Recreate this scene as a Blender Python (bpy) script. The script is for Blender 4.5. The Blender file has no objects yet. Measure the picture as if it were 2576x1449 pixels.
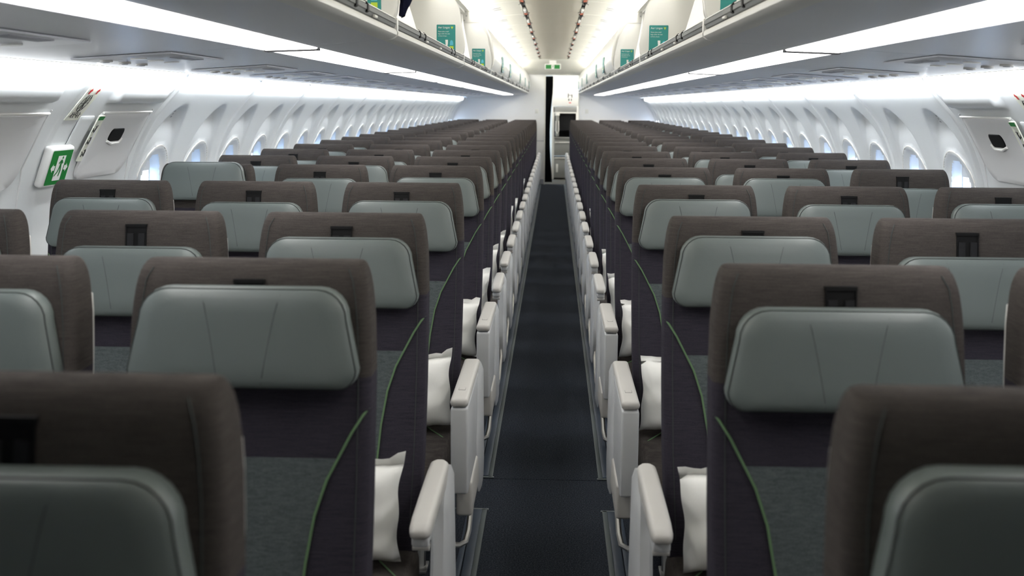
import bpy, bmesh, math, random
from mathutils import Vector, Matrix
random.seed(7)
PI = math.pi
S = bpy.context.scene
C = S.collection

# ------------------------------------------------------------------ camera
CX, HC = 0.0173, 1.43
yaw, pitch, roll = -0.03840, -0.171476, 0.006084
cy, sy, cp, sp, cr, sr = math.cos(yaw), math.sin(yaw), math.cos(pitch), math.sin(pitch), math.cos(roll), math.sin(roll)
fwd = Vector((sy*cp, cy*cp, sp)); rgt = Vector((cy, -sy, 0)); up = rgt.cross(fwd)
r2 = rgt*cr + up*sr; u2 = up*cr - rgt*sr
cam_d = bpy.data.cameras.new('camera'); cam = bpy.data.objects.new('camera', cam_d); C.objects.link(cam)
M = Matrix((r2, u2, -fwd)).transposed().to_4x4(); M.translation = Vector((CX, 0, HC)); cam.matrix_world = M
cam_d.sensor_fit = 'HORIZONTAL'; cam_d.sensor_width = 36.0; cam_d.lens = 36.0*2670/2576
cam_d.clip_start = 0.02
cam_d.dof.use_dof = True; cam_d.dof.focus_distance = 4.2; cam_d.dof.aperture_fstop = 5.0
S.camera = cam
S.view_settings.view_transform = 'Standard'; S.view_settings.look = 'None'
S.view_settings.exposure = 0.36; S.view_settings.gamma = 1.0; S.view_settings.use_curve_mapping = False

# ------------------------------------------------------------------ world: daylight, sun side to the right
W = bpy.data.worlds.new('world'); S.world = W; W.use_nodes = True
nt = W.node_tree; nt.nodes.clear()
sky = nt.nodes.new('ShaderNodeTexSky'); sky.sky_type = 'NISHITA'; sky.sun_disc = False
sky.sun_elevation = math.radians(28); sky.sun_rotation = math.radians(90)
bg = nt.nodes.new('ShaderNodeBackground'); bg.inputs['Strength'].default_value = 2.8
wo = nt.nodes.new('ShaderNodeOutputWorld')
nt.links.new(sky.outputs[0], bg.inputs[0]); nt.links.new(bg.outputs[0], wo.inputs[0])
E_COVE, E_LENS, E_SIDE = 24.0, 6.5, 27.0      # cabin LED strips

# ------------------------------------------------------------------ helpers
def lin(c):
    return tuple(((v/255)/12.92 if v/255 <= .04045 else ((v/255+.055)/1.055)**2.4) for v in c)
def mat(name, rgb, rough=.5, metal=0., spec=.5, emis=0., ecol=None, bump=None, coat=0.):
    m = bpy.data.materials.new(name); m.use_nodes = True; n = m.node_tree; b = n.nodes['Principled BSDF']
    b.inputs['Base Color'].default_value = (*lin(rgb), 1); b.inputs['Roughness'].default_value = rough
    b.inputs['Metallic'].default_value = metal; b.inputs['Specular IOR Level'].default_value = spec
    b.inputs['Coat Weight'].default_value = coat
    if emis:
        b.inputs['Emission Color'].default_value = (*(lin(ecol or rgb)), 1); b.inputs['Emission Strength'].default_value = emis
    if bump:
        sc, st = bump
        tc = n.nodes.new('ShaderNodeTexCoord'); no = n.nodes.new('ShaderNodeTexNoise'); no.inputs['Scale'].default_value = sc
        no.inputs['Detail'].default_value = 3
        bu = n.nodes.new('ShaderNodeBump'); bu.inputs['Strength'].default_value = st; bu.inputs['Distance'].default_value = .002
        n.links.new(tc.outputs['Object'], no.inputs['Vector']); n.links.new(no.outputs[0], bu.inputs['Height']); n.links.new(bu.outputs[0], b.inputs['Normal'])
    return m
def fabric(name, a, b_, scale=(14, 14, 190), fine=700, rough=.9, lo=.35, hi=.65, bump=.5):
    m = bpy.data.materials.new(name); m.use_nodes = True; n = m.node_tree; p = n.nodes['Principled BSDF']
    p.inputs['Roughness'].default_value = rough; p.inputs['Specular IOR Level'].default_value = .06
    
    tc = n.nodes.new('ShaderNodeTexCoord'); mp = n.nodes.new('ShaderNodeMapping'); mp.inputs['Scale'].default_value = scale
    no = n.nodes.new('ShaderNodeTexNoise'); no.inputs['Scale'].default_value = 1; no.inputs['Detail'].default_value = 5; no.inputs['Roughness'].default_value = .7
    n2 = n.nodes.new('ShaderNodeTexNoise'); n2.inputs['Scale'].default_value = fine; n2.inputs['Detail'].default_value = 1
    mx = n.nodes.new('ShaderNodeMath'); mx.operation = 'ADD'
    ml = n.nodes.new('ShaderNodeMath'); ml.operation = 'MULTIPLY'; ml.inputs[1].default_value = .5
    cr_ = n.nodes.new('ShaderNodeValToRGB')
    cr_.color_ramp.elements[0].position = lo; cr_.color_ramp.elements[0].color = (*lin(a), 1)
    cr_.color_ramp.elements[1].position = hi; cr_.color_ramp.elements[1].color = (*lin(b_), 1)
    L = n.links.new
    L(tc.outputs['Object'], mp.inputs[0]); L(mp.outputs[0], no.inputs['Vector']); L(tc.outputs['Object'], n2.inputs['Vector'])
    L(no.outputs[0], mx.inputs[0]); L(n2.outputs[0], mx.inputs[1]); L(mx.outputs[0], ml.inputs[0]); L(ml.outputs[0], cr_.inputs[0])
    L(cr_.outputs[0], p.inputs['Base Color'])
    bu = n.nodes.new('ShaderNodeBump'); bu.inputs['Strength'].default_value = bump; bu.inputs['Distance'].default_value = .0015
    L(ml.outputs[0], bu.inputs['Height']); L(bu.outputs[0], p.inputs['Normal'])
    return m
def emitter(name, col, st):
    m = bpy.data.materials.new(name); m.use_nodes = True; n = m.node_tree; n.nodes.clear()
    e = n.nodes.new('ShaderNodeEmission'); e.inputs[0].default_value = (*col, 1); e.inputs[1].default_value = st
    o = n.nodes.new('ShaderNodeOutputMaterial'); n.links.new(e.outputs[0], o.inputs[0]); return m

MT = dict(
    cap=fabric('taupe_weave', (46, 43, 42), (84, 79, 76), scale=(20, 20, 620), fine=1300),
    purple=fabric('aubergine_weave', (37, 35, 42), (67, 64, 73), scale=(20, 20, 620), fine=1300),
    grey=fabric('teal_grey_weave', (62, 69, 71), (98, 105, 106), scale=(60, 60, 220), fine=900),
    leather=mat('sage_leather', (97, 105, 103), .42, spec=.45, bump=(420, .12)),
    seam=mat('dark_thread', (52, 57, 57), .8), stitch=mat('stitch_thread', (74, 82, 81), .8),
    green=mat('green_piping', (98, 126, 92), .7, spec=.2),
    black=mat('black_plastic', (9, 9, 10), .6, spec=.2),
    black2=mat('charcoal_plastic', (26, 26, 28), .5, spec=.25),
    shell=mat('pale_seat_plastic', (206, 204, 200), .4),
    arm=mat('armrest_plastic', (190, 192, 194), .38, bump=(500, .04)),
    armpad=mat('armrest_pad', (188, 186, 182), .5, bump=(600, .06)),
    metal=mat('satin_aluminium', (190, 190, 188), .32, .9),
    dark=mat('dark_frame', (38, 38, 42), .5),
    pillow=mat('white_pillow_wrap', (236, 236, 232), .55, bump=(45, .5)),
    wall=mat('sidewall_plastic', (226, 229, 230), .42, spec=.4),
    hatch=mat('hatch_plastic', (222, 222, 222), .45),
    binw=mat('bin_white', (234, 233, 228), .34, spec=.45),
    bing=mat('bin_grey', (226, 228, 234), .33, spec=.5),
    rail=mat('rail_grey', (98, 100, 100), .5, spec=.3),
    ceil=mat('ceiling_cream', (232, 231, 222), .45),
    ceilc=mat('ceiling_beige_dimmed', (186, 180, 166), .38),  # centre panel: beige with its dimmer light darkened into the colour
    white=mat('white_paint', (240, 240, 238), .5),
    teal=mat('sticker_teal', (46, 138, 134), .5),
    lblue=mat('sticker_blue', (92, 190, 214), .5), lime=mat('sticker_lime', (190, 216, 60), .5),
    navyp=mat('sticker_navy', (34, 84, 150), .5),
    exitg=mat('exit_green', (16, 112, 44), .5, emis=.12),
    ivory=mat('placard_ivory', (232, 234, 220), .5), red=mat('red_print', (200, 40, 44), .6), ink=mat('black_print', (40, 42, 40), .6),
    lilac=mat('print_grey', (168, 170, 178), .6),
    orange=mat('orange_tag', (206, 112, 84), .6),
    navy=fabric('navy_cloth', (18, 22, 40), (34, 38, 60), scale=(60, 60, 60)),
    curtain=fabric('dark_curtain', (24, 25, 28), (40, 41, 44), scale=(40, 40, 40)),
    steel=mat('galley_grey', (150, 150, 146), .4, .3), steelw=mat('galley_white', (224, 222, 216), .45),
    lensoff=mat('frosted_lens', (240, 240, 236), .3),
    galley=emitter('galley_led', (1., .98, .94), 9.0), cove=emitter('cove_led', (1., .975, .92), E_COVE), lens=emitter('bin_led', (1., .98, .96), E_LENS), side=emitter('sidewall_led', (.93, .97, 1.), E_SIDE), sidef=emitter('sidewall_lens', (.95, .98, 1.), 3.0),
)
# carpet with pale flecks
MT['carpet'] = fabric('navy_carpet', (26, 29, 36), (74, 80, 88), scale=(170, 170, 170), fine=420, lo=.46, hi=.68, bump=.9)
MT['gfloor'] = fabric('galley_floor', (84, 82, 78), (104, 102, 96), scale=(120, 120, 120))
MT['apron'] = mat('apron_concrete', (205, 212, 222), .9)
MT['track'] = mat('track_cover', (52, 62, 76), .4, .2)
MT['track2'] = mat('track_edge', (78, 86, 88), .45, .3)
g = bpy.data.materials.new('window_pane'); g.use_nodes = True; n = g.node_tree; n.nodes.clear()
tr = n.nodes.new('ShaderNodeBsdfTransparent'); tr.inputs[0].default_value = (.9, .95, 1, 1); gl = n.nodes.new('ShaderNodeBsdfGlossy'); gl.inputs['Roughness'].default_value = .03
mx = n.nodes.new('ShaderNodeMixShader'); mx.inputs[0].default_value = .08; o = n.nodes.new('ShaderNodeOutputMaterial')
n.links.new(tr.outputs[0], mx.inputs[1]); n.links.new(gl.outputs[0], mx.inputs[2]); n.links.new(mx.outputs[0], o.inputs[0]); MT['glass'] = g

class MB:
    def __init__(s): s.v = []; s.f = []; s.m = []
    def add(s, vs, fs, mi=0):
        o = len(s.v); s.v += [tuple(p) for p in vs]; s.f += [tuple(i+o for i in f) for f in fs]; s.m += [mi]*len(fs); return s
    def box(s, x0, x1, y0, y1, z0, z1, b=0., mi=0, seg=2):
        bm = bmesh.new(); bmesh.ops.create_cube(bm, size=1)
        for v in bm.verts: v.co = Vector(((x0+x1)/2+v.co.x*(x1-x0), (y0+y1)/2+v.co.y*(y1-y0), (z0+z1)/2+v.co.z*(z1-z0)))
        if b: bmesh.ops.bevel(bm, geom=bm.edges[:], offset=b, segments=seg, profile=.5, affect='EDGES')
        bm.verts.index_update(); s.add([v.co[:] for v in bm.verts], [[v.index for v in f.verts] for f in bm.faces], mi); bm.free(); return s
    def loft(s, secs, cap=True, mi=0, closed=True):
        n_ = len(secs[0]); vs = [p for q in secs for p in q]; fs = []
        for i in range(len(secs)-1):
            for j in range(n_ if closed else n_-1):
                k = (j+1) % n_; fs.append((i*n_+j, i*n_+k, (i+1)*n_+k, (i+1)*n_+j))
        if cap and closed:
            fs.append(tuple(range(n_))[::-1]); fs.append(tuple((len(secs)-1)*n_+j for j in range(n_)))
        return s.add(vs, fs, mi)
    def tube(s, pts, r, n_=8, mi=0, closed=False):
        pts = [Vector(p) for p in pts]; secs = []; up_ = None
        for i, p in enumerate(pts):
            if closed: t = pts[(i+1) % len(pts)]-pts[i-1]
            else: t = pts[min(i+1, len(pts)-1)]-pts[max(i-1, 0)]
            t.normalize()
            if up_ is None:
                up_ = Vector((0, 0, 1)) if abs(t.z) < .9 else Vector((1, 0, 0))
            a = t.cross(up_).normalized(); b = a.cross(t); up_ = b
            secs.append([p+(a*math.cos(2*PI*k/n_)+b*math.sin(2*PI*k/n_))*r for k in range(n_)])
        if closed: secs.append(secs[0])
        return s.loft(secs, not closed, mi)
    def prism(s, poly, axis, a, b, mi=0):
        # polygon in the two other axes, extruded along axis
        def P(q, t): return (t, q[0], q[1]) if axis == 'x' else ((q[0], t, q[1]) if axis == 'y' else (q[0], q[1], t))
        n_ = len(poly); return s.loft([[P(q, a) for q in poly], [P(q, b) for q in poly]], True, mi)
    def build(s, name, mats, parent=None, smooth=35):
        me = bpy.data.meshes.new(name); me.from_pydata(s.v, [], s.f)
        mats = mats if isinstance(mats, (list, tuple)) else [mats]
        for m in mats: me.materials.append(m)
        if len(mats) > 1: me.polygons.foreach_set('material_index', s.m)
        bm = bmesh.new(); bm.from_mesh(me); bmesh.ops.recalc_face_normals(bm, faces=bm.faces[:]); bm.to_mesh(me); bm.free()
        if smooth:
            me.shade_smooth(); me.set_sharp_from_angle(angle=math.radians(smooth))
        me.update()
        o = bpy.data.objects.new(name, me); C.objects.link(o)
        if parent: o.parent = parent
        return o
def empty(name, loc=(0, 0, 0), rz=0):
    o = bpy.data.objects.new(name, None); o.empty_display_size = .1; C.objects.link(o); o.location = loc; o.rotation_euler = (0, 0, rz); return o
def tag(o, label=None, cat=None, group=None, kind=None):
    if label: o['label'] = label
    if cat: o['category'] = cat
    if group: o['group'] = group
    if kind: o['kind'] = kind
    return o
def struct(o): o['kind'] = 'structure'; return o
def copy_tree(o, parent=None):
    c = o.copy(); C.objects.link(c)
    if parent: c.parent = parent
    for ch in KIDS(o): copy_tree(ch, c)
    return c
def KIDS(o): return [c for c in list(o.children)]
def text_mesh(txt, size, name, extr=.0):
    cu = bpy.data.curves.new(name, 'FONT'); cu.body = txt; cu.size = size; cu.extrude = extr; cu.resolution_u = 3
    t = bpy.data.objects.new(name, cu); C.objects.link(t)
    dg = bpy.context.evaluated_depsgraph_get(); me = bpy.data.meshes.new_from_object(t.evaluated_get(dg))
    bpy.data.objects.remove(t); bpy.data.curves.remove(cu); return me
ORD = ['first', 'second', 'third', 'fourth', 'fifth', 'sixth', 'seventh', 'eighth', 'ninth', 'tenth', 'eleventh', 'twelfth', 'thirteenth', 'fourteenth', 'fifteenth']
def rrect(hx, hy, r, n_=6, cx=0, cy_=0):
    out = []
    for sx, sy_, a0 in ((1, 1, 0), (-1, 1, 90), (-1, -1, 180), (1, -1, 270)):
        for k in range(n_+1):
            a = math.radians(a0+90*k/n_); out.append((cx+sx*(hx-r)+r*math.cos(a), cy_+sy_*(hy-r)+r*math.sin(a)))
    return out
def interp(x, tab):
    if x <= tab[0][0]: return tab[0][1]
    for (a, b), (c, d) in zip(tab, tab[1:]):
        if x <= c: return b+(d-b)*(x-a)/(c-a)
    return tab[-1][1]
def smooth(t): t = max(0., min(1., t)); return t*t*(3-2*t)

# ------------------------------------------------------------------ setting dimensions
Y0, YE = -2.4, 19.35                       # cabin runs past the camera to the rear partition
SEAM0, PAN = 4.585, 1.165                  # sidewall panel seams
# sidewall cross-section, (z, half width), smoothed
WPT = [(-.02, 1.62), (.05, 1.66), (.3, 1.76), (.55, 1.83), (.8, 1.865), (.95, 1.86), (1.128, 1.83), (1.247, 1.785), (1.346, 1.73), (1.43, 1.66), (1.51, 1.578), (1.546, 1.56), (1.62, 1.545)]
def wx(z):
    h = .035; return (interp(z-h, WPT)+interp(z, WPT)*2+interp(z+h, WPT))/4
def wn(z):
    d = (wx(z+.01)-wx(z-.01))/.02; L = math.hypot(1, d); return 1/L, -d/L    # outward normal in (x, z)
def WP(side, y, z, off=0.):                # point on the sidewall, off metres into the cabin
    nx, nz = wn(z); return (side*(wx(z)-off*nx), y, z-off*nz)

# floor -------------------------------------------------------------
b = MB(); b.box(-1.75, 1.75, Y0, 3.918, -.05, 0); b.box(-1.75, 1.75, 3.922, YE, -.05, 0); struct(b.build('floor', MT['carpet'], smooth=0))
b = MB(); b.box(-1.75, 1.75, YE, 23, -.05, .001); struct(b.build('floor', MT['gfloor'], smooth=0))
k = 0
for s in (-1, 1):
    for (a, c) in ((Y0, 3.6), (3.93, YE-.1)):
        k += 1; b = MB()
        xs = sorted((s*.205, s*.222)); b.box(xs[0], xs[1], a, c, 0, .004, .001, 1)
        xs = sorted((s*.222, s*.252)); b.box(xs[0], xs[1], a+.01, c-.01, 0, .0065, .002, 0)
        xs = sorted((s*.256, s*.275)); b.box(xs[0], xs[1], a+.01, c-.01, 0, .005, .002, 0)
        xs = sorted((s*.2, s*.33)); b.box(xs[0], xs[1], a-.006, a+.008, 0, .004, .001, 1); b.box(xs[0], xs[1], c-.008, c+.006, 0, .004, .001, 1)
        struct(b.build('trim_%d' % k, [MT['track'], MT['track2']]))

# sidewalls ----------------------------------------------------------
WYS = (.275, .8575)                        # window centres inside one panel
WZ = 1.02
ZS = [-.02+.09*i for i in range(8)]+[.7+.0125*i for i in range(69)]
def wall_grid(side, ys, zs, disp, hole, name):
    b = MB(); ny, nz = len(ys), len(zs)
    vs = [WP(side, y, z, disp(y, z)) for z in zs for y in ys]; fs = []
    for i in range(nz-1):
        for j in range(ny-1):
            if hole and hole((ys[j]+ys[j+1])/2, (zs[i]+zs[i+1])/2): continue
            fs.append((i*ny+j, i*ny+j+1, (i+1)*ny+j+1, (i+1)*ny+j))
    b.add(vs, fs); o = b.build(name, MT['wall'], smooth=50); return struct(o)
def dpanel(y, z):
    d = 0.
    e = min(y, PAN-y)
    lowd = [math.hypot((y-c)/.20, (z-WZ)/.213) for c in WYS]
    if z <= 1.0:
        for a_ in lowd:
            if a_ < 1: d -= .012*smooth((1-a_)/.22)
    d -= .016*(1-smooth(e/.020))                       # rolled edge at each seam
    d += .010*smooth(1-abs(e-.028)/.02) * .35
    for c in WYS:
        u = (y-c)/.215; v = (z-1.02)/.40
        if z > 1.0:
            rr = math.hypot(u, v); sc = smooth((1-rr)/.12)
            arch = math.hypot((y-c)/.20, (z-WZ)/.213)
            ins = smooth((arch-1)/.022)
            if arch < 1: d -= .012*smooth((1-arch)/.22)
            d -= (.009+.032*smooth((z-1.22)/.17))*sc*ins                           # scalloped recess above each window, ending at the arch ledge
    return d
def hpanel(y, z): return any(math.hypot((y-c)/.122, (z-WZ)/.172) < 1 for c in WYS)
wn_ = 0
NPAN = 13
def make_window(side, proto={}):
    if side not in proto:
        b = MB(); N = 48; secs = []
        for (ry, rz, off) in ((.150, .2, -.0112), (.138, .188, -.0116), (.130, .180, -.015), (.122, .170, -.024), (.112, .158, -.055), (.104, .148, -.056)):
            secs.append([(lambda p, c0: (p[0]-c0[0], p[1], p[2]-c0[2]))(WP(side, ry*math.cos(2*PI*i/N), WZ+rz*math.sin(2*PI*i/N), off), WP(side, 0, WZ)) for i in range(N)])
        b.loft(secs, False); root = b.build('window_1', MT['wall'], smooth=60)
        p = MB(); c0 = WP(side, 0, WZ)
        ring = [(lambda q: (q[0]-c0[0], q[1], q[2]-c0[2]))(WP(side, .108*math.cos(2*PI*i/N), WZ+.152*math.sin(2*PI*i/N), -.058)) for i in range(N)]
        p.add(ring, [tuple(range(N))]); p.build('pane', MT['glass'], root, 0)
        p = MB()                                       # pulled-up shade edge at the top of the opening
        pts = []
        for i in range(9):
            a = math.radians(40+100*i/8); pts.append((.107*math.cos(a), WZ+.151*math.sin(a)))
        poly = pts+[(-.107*.766, WZ+.085), (.107*.766, WZ+.085)]
        top = [(lambda q: (q[0]-c0[0], q[1], q[2]-c0[2]))(WP(side, y, z, -.05)) for y, z in poly]; bot = [(lambda q: (q[0]-c0[0], q[1], q[2]-c0[2]))(WP(side, y, z, -.054)) for y, z in poly]
        p.loft([top, bot]); p.build('shade', MT['white'], root, 0)
        p = MB()                                       # moulded arch lip above the window
        p.tube([(lambda q: (q[0]-c0[0], q[1], q[2]-c0[2]))(WP(side, .199*math.cos(math.radians(a)), WZ+.212*math.sin(math.radians(a)), -.0045)) for a in range(8, 173, 6)], .0048, 6)
        p.build('window_frame', MT['binw'], root, 60)
        proto[side] = (root, c0); root['kind'] = 'structure'; first = True; r = root
    else:
        r = copy_tree(proto[side][0])
    return r, proto[side][1]
for side, nm in ((-1, 'wall_left'), (1, 'wall_right')):
    ys = [0, .004, .008, .012, .016, .02, .025, .03, .036, .044]+[.055+.0117*i for i in range(91)]+[PAN-q for q in (.044, .036, .03, .025, .02, .016, .012, .008, .004, 0)]
    pan = wall_grid(side, ys, ZS, dpanel, hpanel, nm); pan.location.y = SEAM0
    for i in range(1, NPAN):
        o = pan.copy(); C.objects.link(o); o.location.y = SEAM0+i*PAN
        if SEAM0+(i+1)*PAN > YE+.05: o.scale.y = (YE+.02-(SEAM0+i*PAN))/PAN
    # panels alongside and behind the camera
    solid = wall_grid(side, [0, .01, .02, .3, .6, .9, PAN-.02, PAN-.01, PAN], ZS, lambda y, z: -.016*(1-smooth(min(y, PAN-y)/.02)), None, nm); solid.location.y = 1.1-PAN
    for y in (1.1-2*PAN, 1.1-3*PAN):
        o = solid.copy(); C.objects.link(o); o.location.y = y
    for i in list(range(NPAN-1)):
        for c in WYS:
            y = SEAM0+i*PAN+c
            if y > YE-.3: continue
            wn_ += 1; r, c0 = make_window(side); r.name = 'window_%d' % wn_; r.location = (c0[0], y, c0[2])
    # overwing exit section
    def dexit(y, z, side=side):
        d = -.016*(1-smooth(abs(SEAM0-y)/.02))-.012*(1-smooth(abs(y-3.70)/.012))-.016*(1-smooth(abs(y-1.1)/.02))-.012*(1-smooth(abs(y-2.36)/.012))
        for (ya, yb) in ((2.72, 3.53), (3.965, 4.50)):   # raised fairing above each hatch: swells downwards, then tucks under
            sl = .03*(z-1.42)
            m = smooth((y-ya+sl)/.035)*smooth((yb-y+sl)/.035)*smooth((z-1.424)/.022)
            d += .026*m*smooth((1.525-z)/.075)
        return d
    ysx = [1.1+.02*i for i in range(74)]+[2.575+.0145*i for i in range(139)]
    ysx = [y for y in ysx if y < SEAM0-.001]+[SEAM0]
    wall_grid(side, ysx, ZS, dexit, None, nm)

# exit hatches -------------------------------------------------------
def wall_patch(b, side, outline, off, base, mi=0, rings=7, inset=.004):
    n_ = len(outline); cyy = sum(p[0] for p in outline)/n_; czz = sum(p[1] for p in outline)/n_
    secs = [[WP(side, y, z, base) for y, z in outline], [WP(side, y, z, off-.002) for y, z in outline]]
    L = max(math.hypot(p[0]-cyy, p[1]-czz) for p in outline)
    for k in range(rings):
        f = (1-inset/L)*(1-k/rings)
        secs.append([WP(side, cyy+(y-cyy)*f, czz+(z-czz)*f, off) for y, z in outline])
    b.loft(secs, False, mi); o = len(b.v); b.add([WP(side, cyy, czz, off)]+secs[-1], [(0, 1+i, 1+(i+1) % n_) for i in range(n_)], mi)
def flat_on_wall(b, side, poly, off=.004, mi=0):
    b.add([WP(side, y, z, off) for y, z in poly], [tuple(range(len(poly)))], mi)
def stroke(b, side, pts, r, off, mi=0): b.tube([WP(side, y, z, off) for y, z in pts], r, 5, mi)
def hatch(side, idx, ya, yb, near):
    zt, zb = 1.392, 1.14
    out = []
    hy, hz = (yb-ya)/2, (zt-zb)/2
    out = rrect(hy, hz, .03, 6, (ya+yb)/2, (zt+zb)/2)
    # lower rear corner is a big round
    out = []
    for (cx_, cz_, r, a0) in ((yb-.02, zt-.02, .02, 0), (ya+.02, zt-.02, .02, 90), (ya+.03, zb+.03, .03, 180), (yb-.10, zb+.10, .10, 270)):
        for k_ in range(9):
            a = math.radians(a0+90*k_/8); out.append((cx_+r*math.cos(a), cz_+r*math.sin(a)))
    b = MB(); wall_patch(b, side, out, .014, 0)
    o = struct(b.build('door_%d' % idx, MT['hatch'], smooth=40))
    b = MB(); b.tube([WP(side, ya-.005+(yb-ya+.01)*t/12, zt+.004, .010) for t in range(13)], .005, 8); b.build('hinge', MT['binw'], o)
    b = MB(); b.tube([WP(side, y, z, .002) for y, z in [(yb+.028, zt+.01), (yb+.03, zt-.02), (yb+.026, 1.2), (yb+.01, .9)]], .0025, 6); b.build('door_frame', MT['hatch'], o)
    hc = (ya+yb)/2+.0 if near else 4.235
    cz_ = 1.307
    b = MB(); po = rrect(.066, .026, .02, 5, hc, cz_); wall_patch(b, side, po, .0165, .01)
    h = b.build('handle', MT['black'], o)
    b = MB(); b.tube([WP(side, y, z, .017) for y, z in [(hc-.07, cz_-.022), (hc-.02, cz_-.034), (hc+.05, cz_-.032), (hc+.068, cz_-.015)]], .0055, 8); b.build('handle_lip', MT['binw'], h)
    return o
hatch(-1, 1, 2.78, 3.55, True); hatch(-1, 2, 4.0, 4.47, False); hatch(1, 3, 2.78, 3.55, True); hatch(1, 4, 4.0, 4.47, False)
# small moulded corner panel and printed marks around the exits
for side, nm in ((-1, 'left'), (1, 'right')):
    b = MB(); out = rrect(.06, .068, .008, 4, 3.905, 1.31); wall_patch(b, side, out, .005, 0)
    tag(b.build('cover_plate', MT['wall'], smooth=40), 'small plain white cover plate on the %s wall beside the exit hatch' % nm, 'cover plate')
    # evacuation placard
    e = empty('evacuation_placard', WP(side, 3.78, 1.425)); tag(e, 'ivory evacuation placard with a line drawing of the aircraft, %s wall above the exit' % nm, 'placard')
    inv = Matrix.Translation(-Vector(WP(side, 3.78, 1.425)))
    def put(b, name, m, par, inv=inv):
        b.v = [tuple(inv @ Vector(p)) for p in b.v]; return b.build(name, m, par, 30)
    b = MB(); wall_patch(b, side, rrect(.056, .060, .003, 3, 3.778, 1.425), .003, 0, rings=4, inset=.001); put(b, 'plate', MT['ivory'], e)
    b = MB()
    A = lambda u, v: (3.778+u, 1.425+v)
    stroke(b, side, [A(-.012, .03), A(-.026, .016), A(-.03, -.005), A(-.018, -.022), A(0, -.028), A(.018, -.02), A(.03, -.002), A(.026, .018), A(.012, .03)], .0011, .004)
    stroke(b, side, [A(.0, .03), A(0, -.04)], .0011, .004); stroke(b, side, [A(-.03, 0), A(.03, .004)], .0009, .004); stroke(b, side, [A(-.02, .024), A(.018, -.02)], .0009, .004); stroke(b, side, [A(.02, .024), A(-.018, -.02)], .0009, .004)
    for q in (-.03, -.015, .012, .028): stroke(b, side, [A(q, -.03), A(q+.006, -.05)], .0009, .004)
    stroke(b, side, [A(-.04, -.046), A(-.02, -.036), A(.02, -.044), A(.04, -.036)], .0009, .004)
    put(b, 'drawing', MT['ink'], e)
    for q in (-1, 1):
        b = MB(); flat_on_wall(b, side, [A(q*.03-.006, .034), A(q*.03+.004, .034), A(q*.03+.006, .044), A(q*.03+.012, .044), A(q*.03, .054), A(q*.03-.012, .044), A(q*.03-.008, .044)], .0045); put(b, 'arrow', MT['red'], e)
    # operating strip on the hatch
    e = empty('operating_placard', WP(side, 3.985, 1.30)); tag(e, 'narrow ivory opening-instruction strip along the edge of the %s exit hatch' % nm, 'placard')
    inv2 = Matrix.Translation(-Vector(WP(side, 3.985, 1.30)))
    b = MB(); wall_patch(b, side, rrect(.027, .088, .003, 3, 3.988, 1.30), .017, .012, rings=5, inset=.001); put(b, 'plate', MT['ivory'], e, inv2)
    b = MB(); flat_on_wall(b, side, [(3.964, 1.372), (4.012, 1.372), (4.012, 1.386), (3.964, 1.386)], .0185); put(b, 'exit_mark', MT['exitg'], e, inv2)
    for zc in (1.335, 1.29, 1.243):
        b = MB()
        stroke(b, side, [(3.974, zc-.012), (3.982, zc), (3.974, zc+.008)], .0018, .018); stroke(b, side, [(3.982, zc), (3.994, zc-.01), (4.0, zc+.012)], .0022, .018); stroke(b, side, [(3.99, zc+.012), (4.004, zc+.016)], .0018, .018)
        put(b, 'pictogram', MT['ink'], e, inv2)
# green running-man sign on the left wall
def local_frame(side, y, z, off):
    nx, nz = wn(z); return Vector(WP(side, y, z, off)), Vector((0, -side*1., 0)), Vector((-side*-nz*1., 0, 0))
def man(b, s_=1., mi=0, o=(0, 0), fl=1):
    P = lambda pts: b.add([(o[0]+fl*x*s_, 0, o[1]+z*s_) for x, z in pts], [tuple(range(len(pts)))], mi)
    P([(.10+.09*math.cos(2*PI*i/12), .62+.09*math.sin(2*PI*i/12)) for i in range(12)])
    P([(-.02, .5), (.12, .5), (.16, .1), (-.06, .06)]); P([(-.02, .5), (-.26, .3), (-.2, .24), (.02, .38)]); P([(.12, .5), (.3, .3), (.26, .22), (.1, .36)])
    P([(-.06, .1), (.08, .1), (-.1, -.3), (-.42, -.55), (-.46, -.46), (-.2, -.25)]); P([(.02, .1), (.16, .12), (.26, -.2), (.16, -.55), (.06, -.52), (.12, -.2)])
nx, nz = wn(1.205)
sgn = empty('exit_sign', WP(-1, 3.795, 1.205)); tag(sgn, 'green running-man exit sign in a white frame on the left wall', 'sign')
sgn.rotation_euler = (0, 0, 0)
zax = Vector((nz, 0, nx)).normalized(); nrm = Vector((nx, 0, nz*-1)) ; nrm = Vector((nx, 0, -nz)) if False else zax.cross(Vector((0, 1, 0))) * -1
yax = zax.cross(Vector((0, 1, 0))); yax = Vector((nx, 0, 0)) if yax.length == 0 else yax
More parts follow.
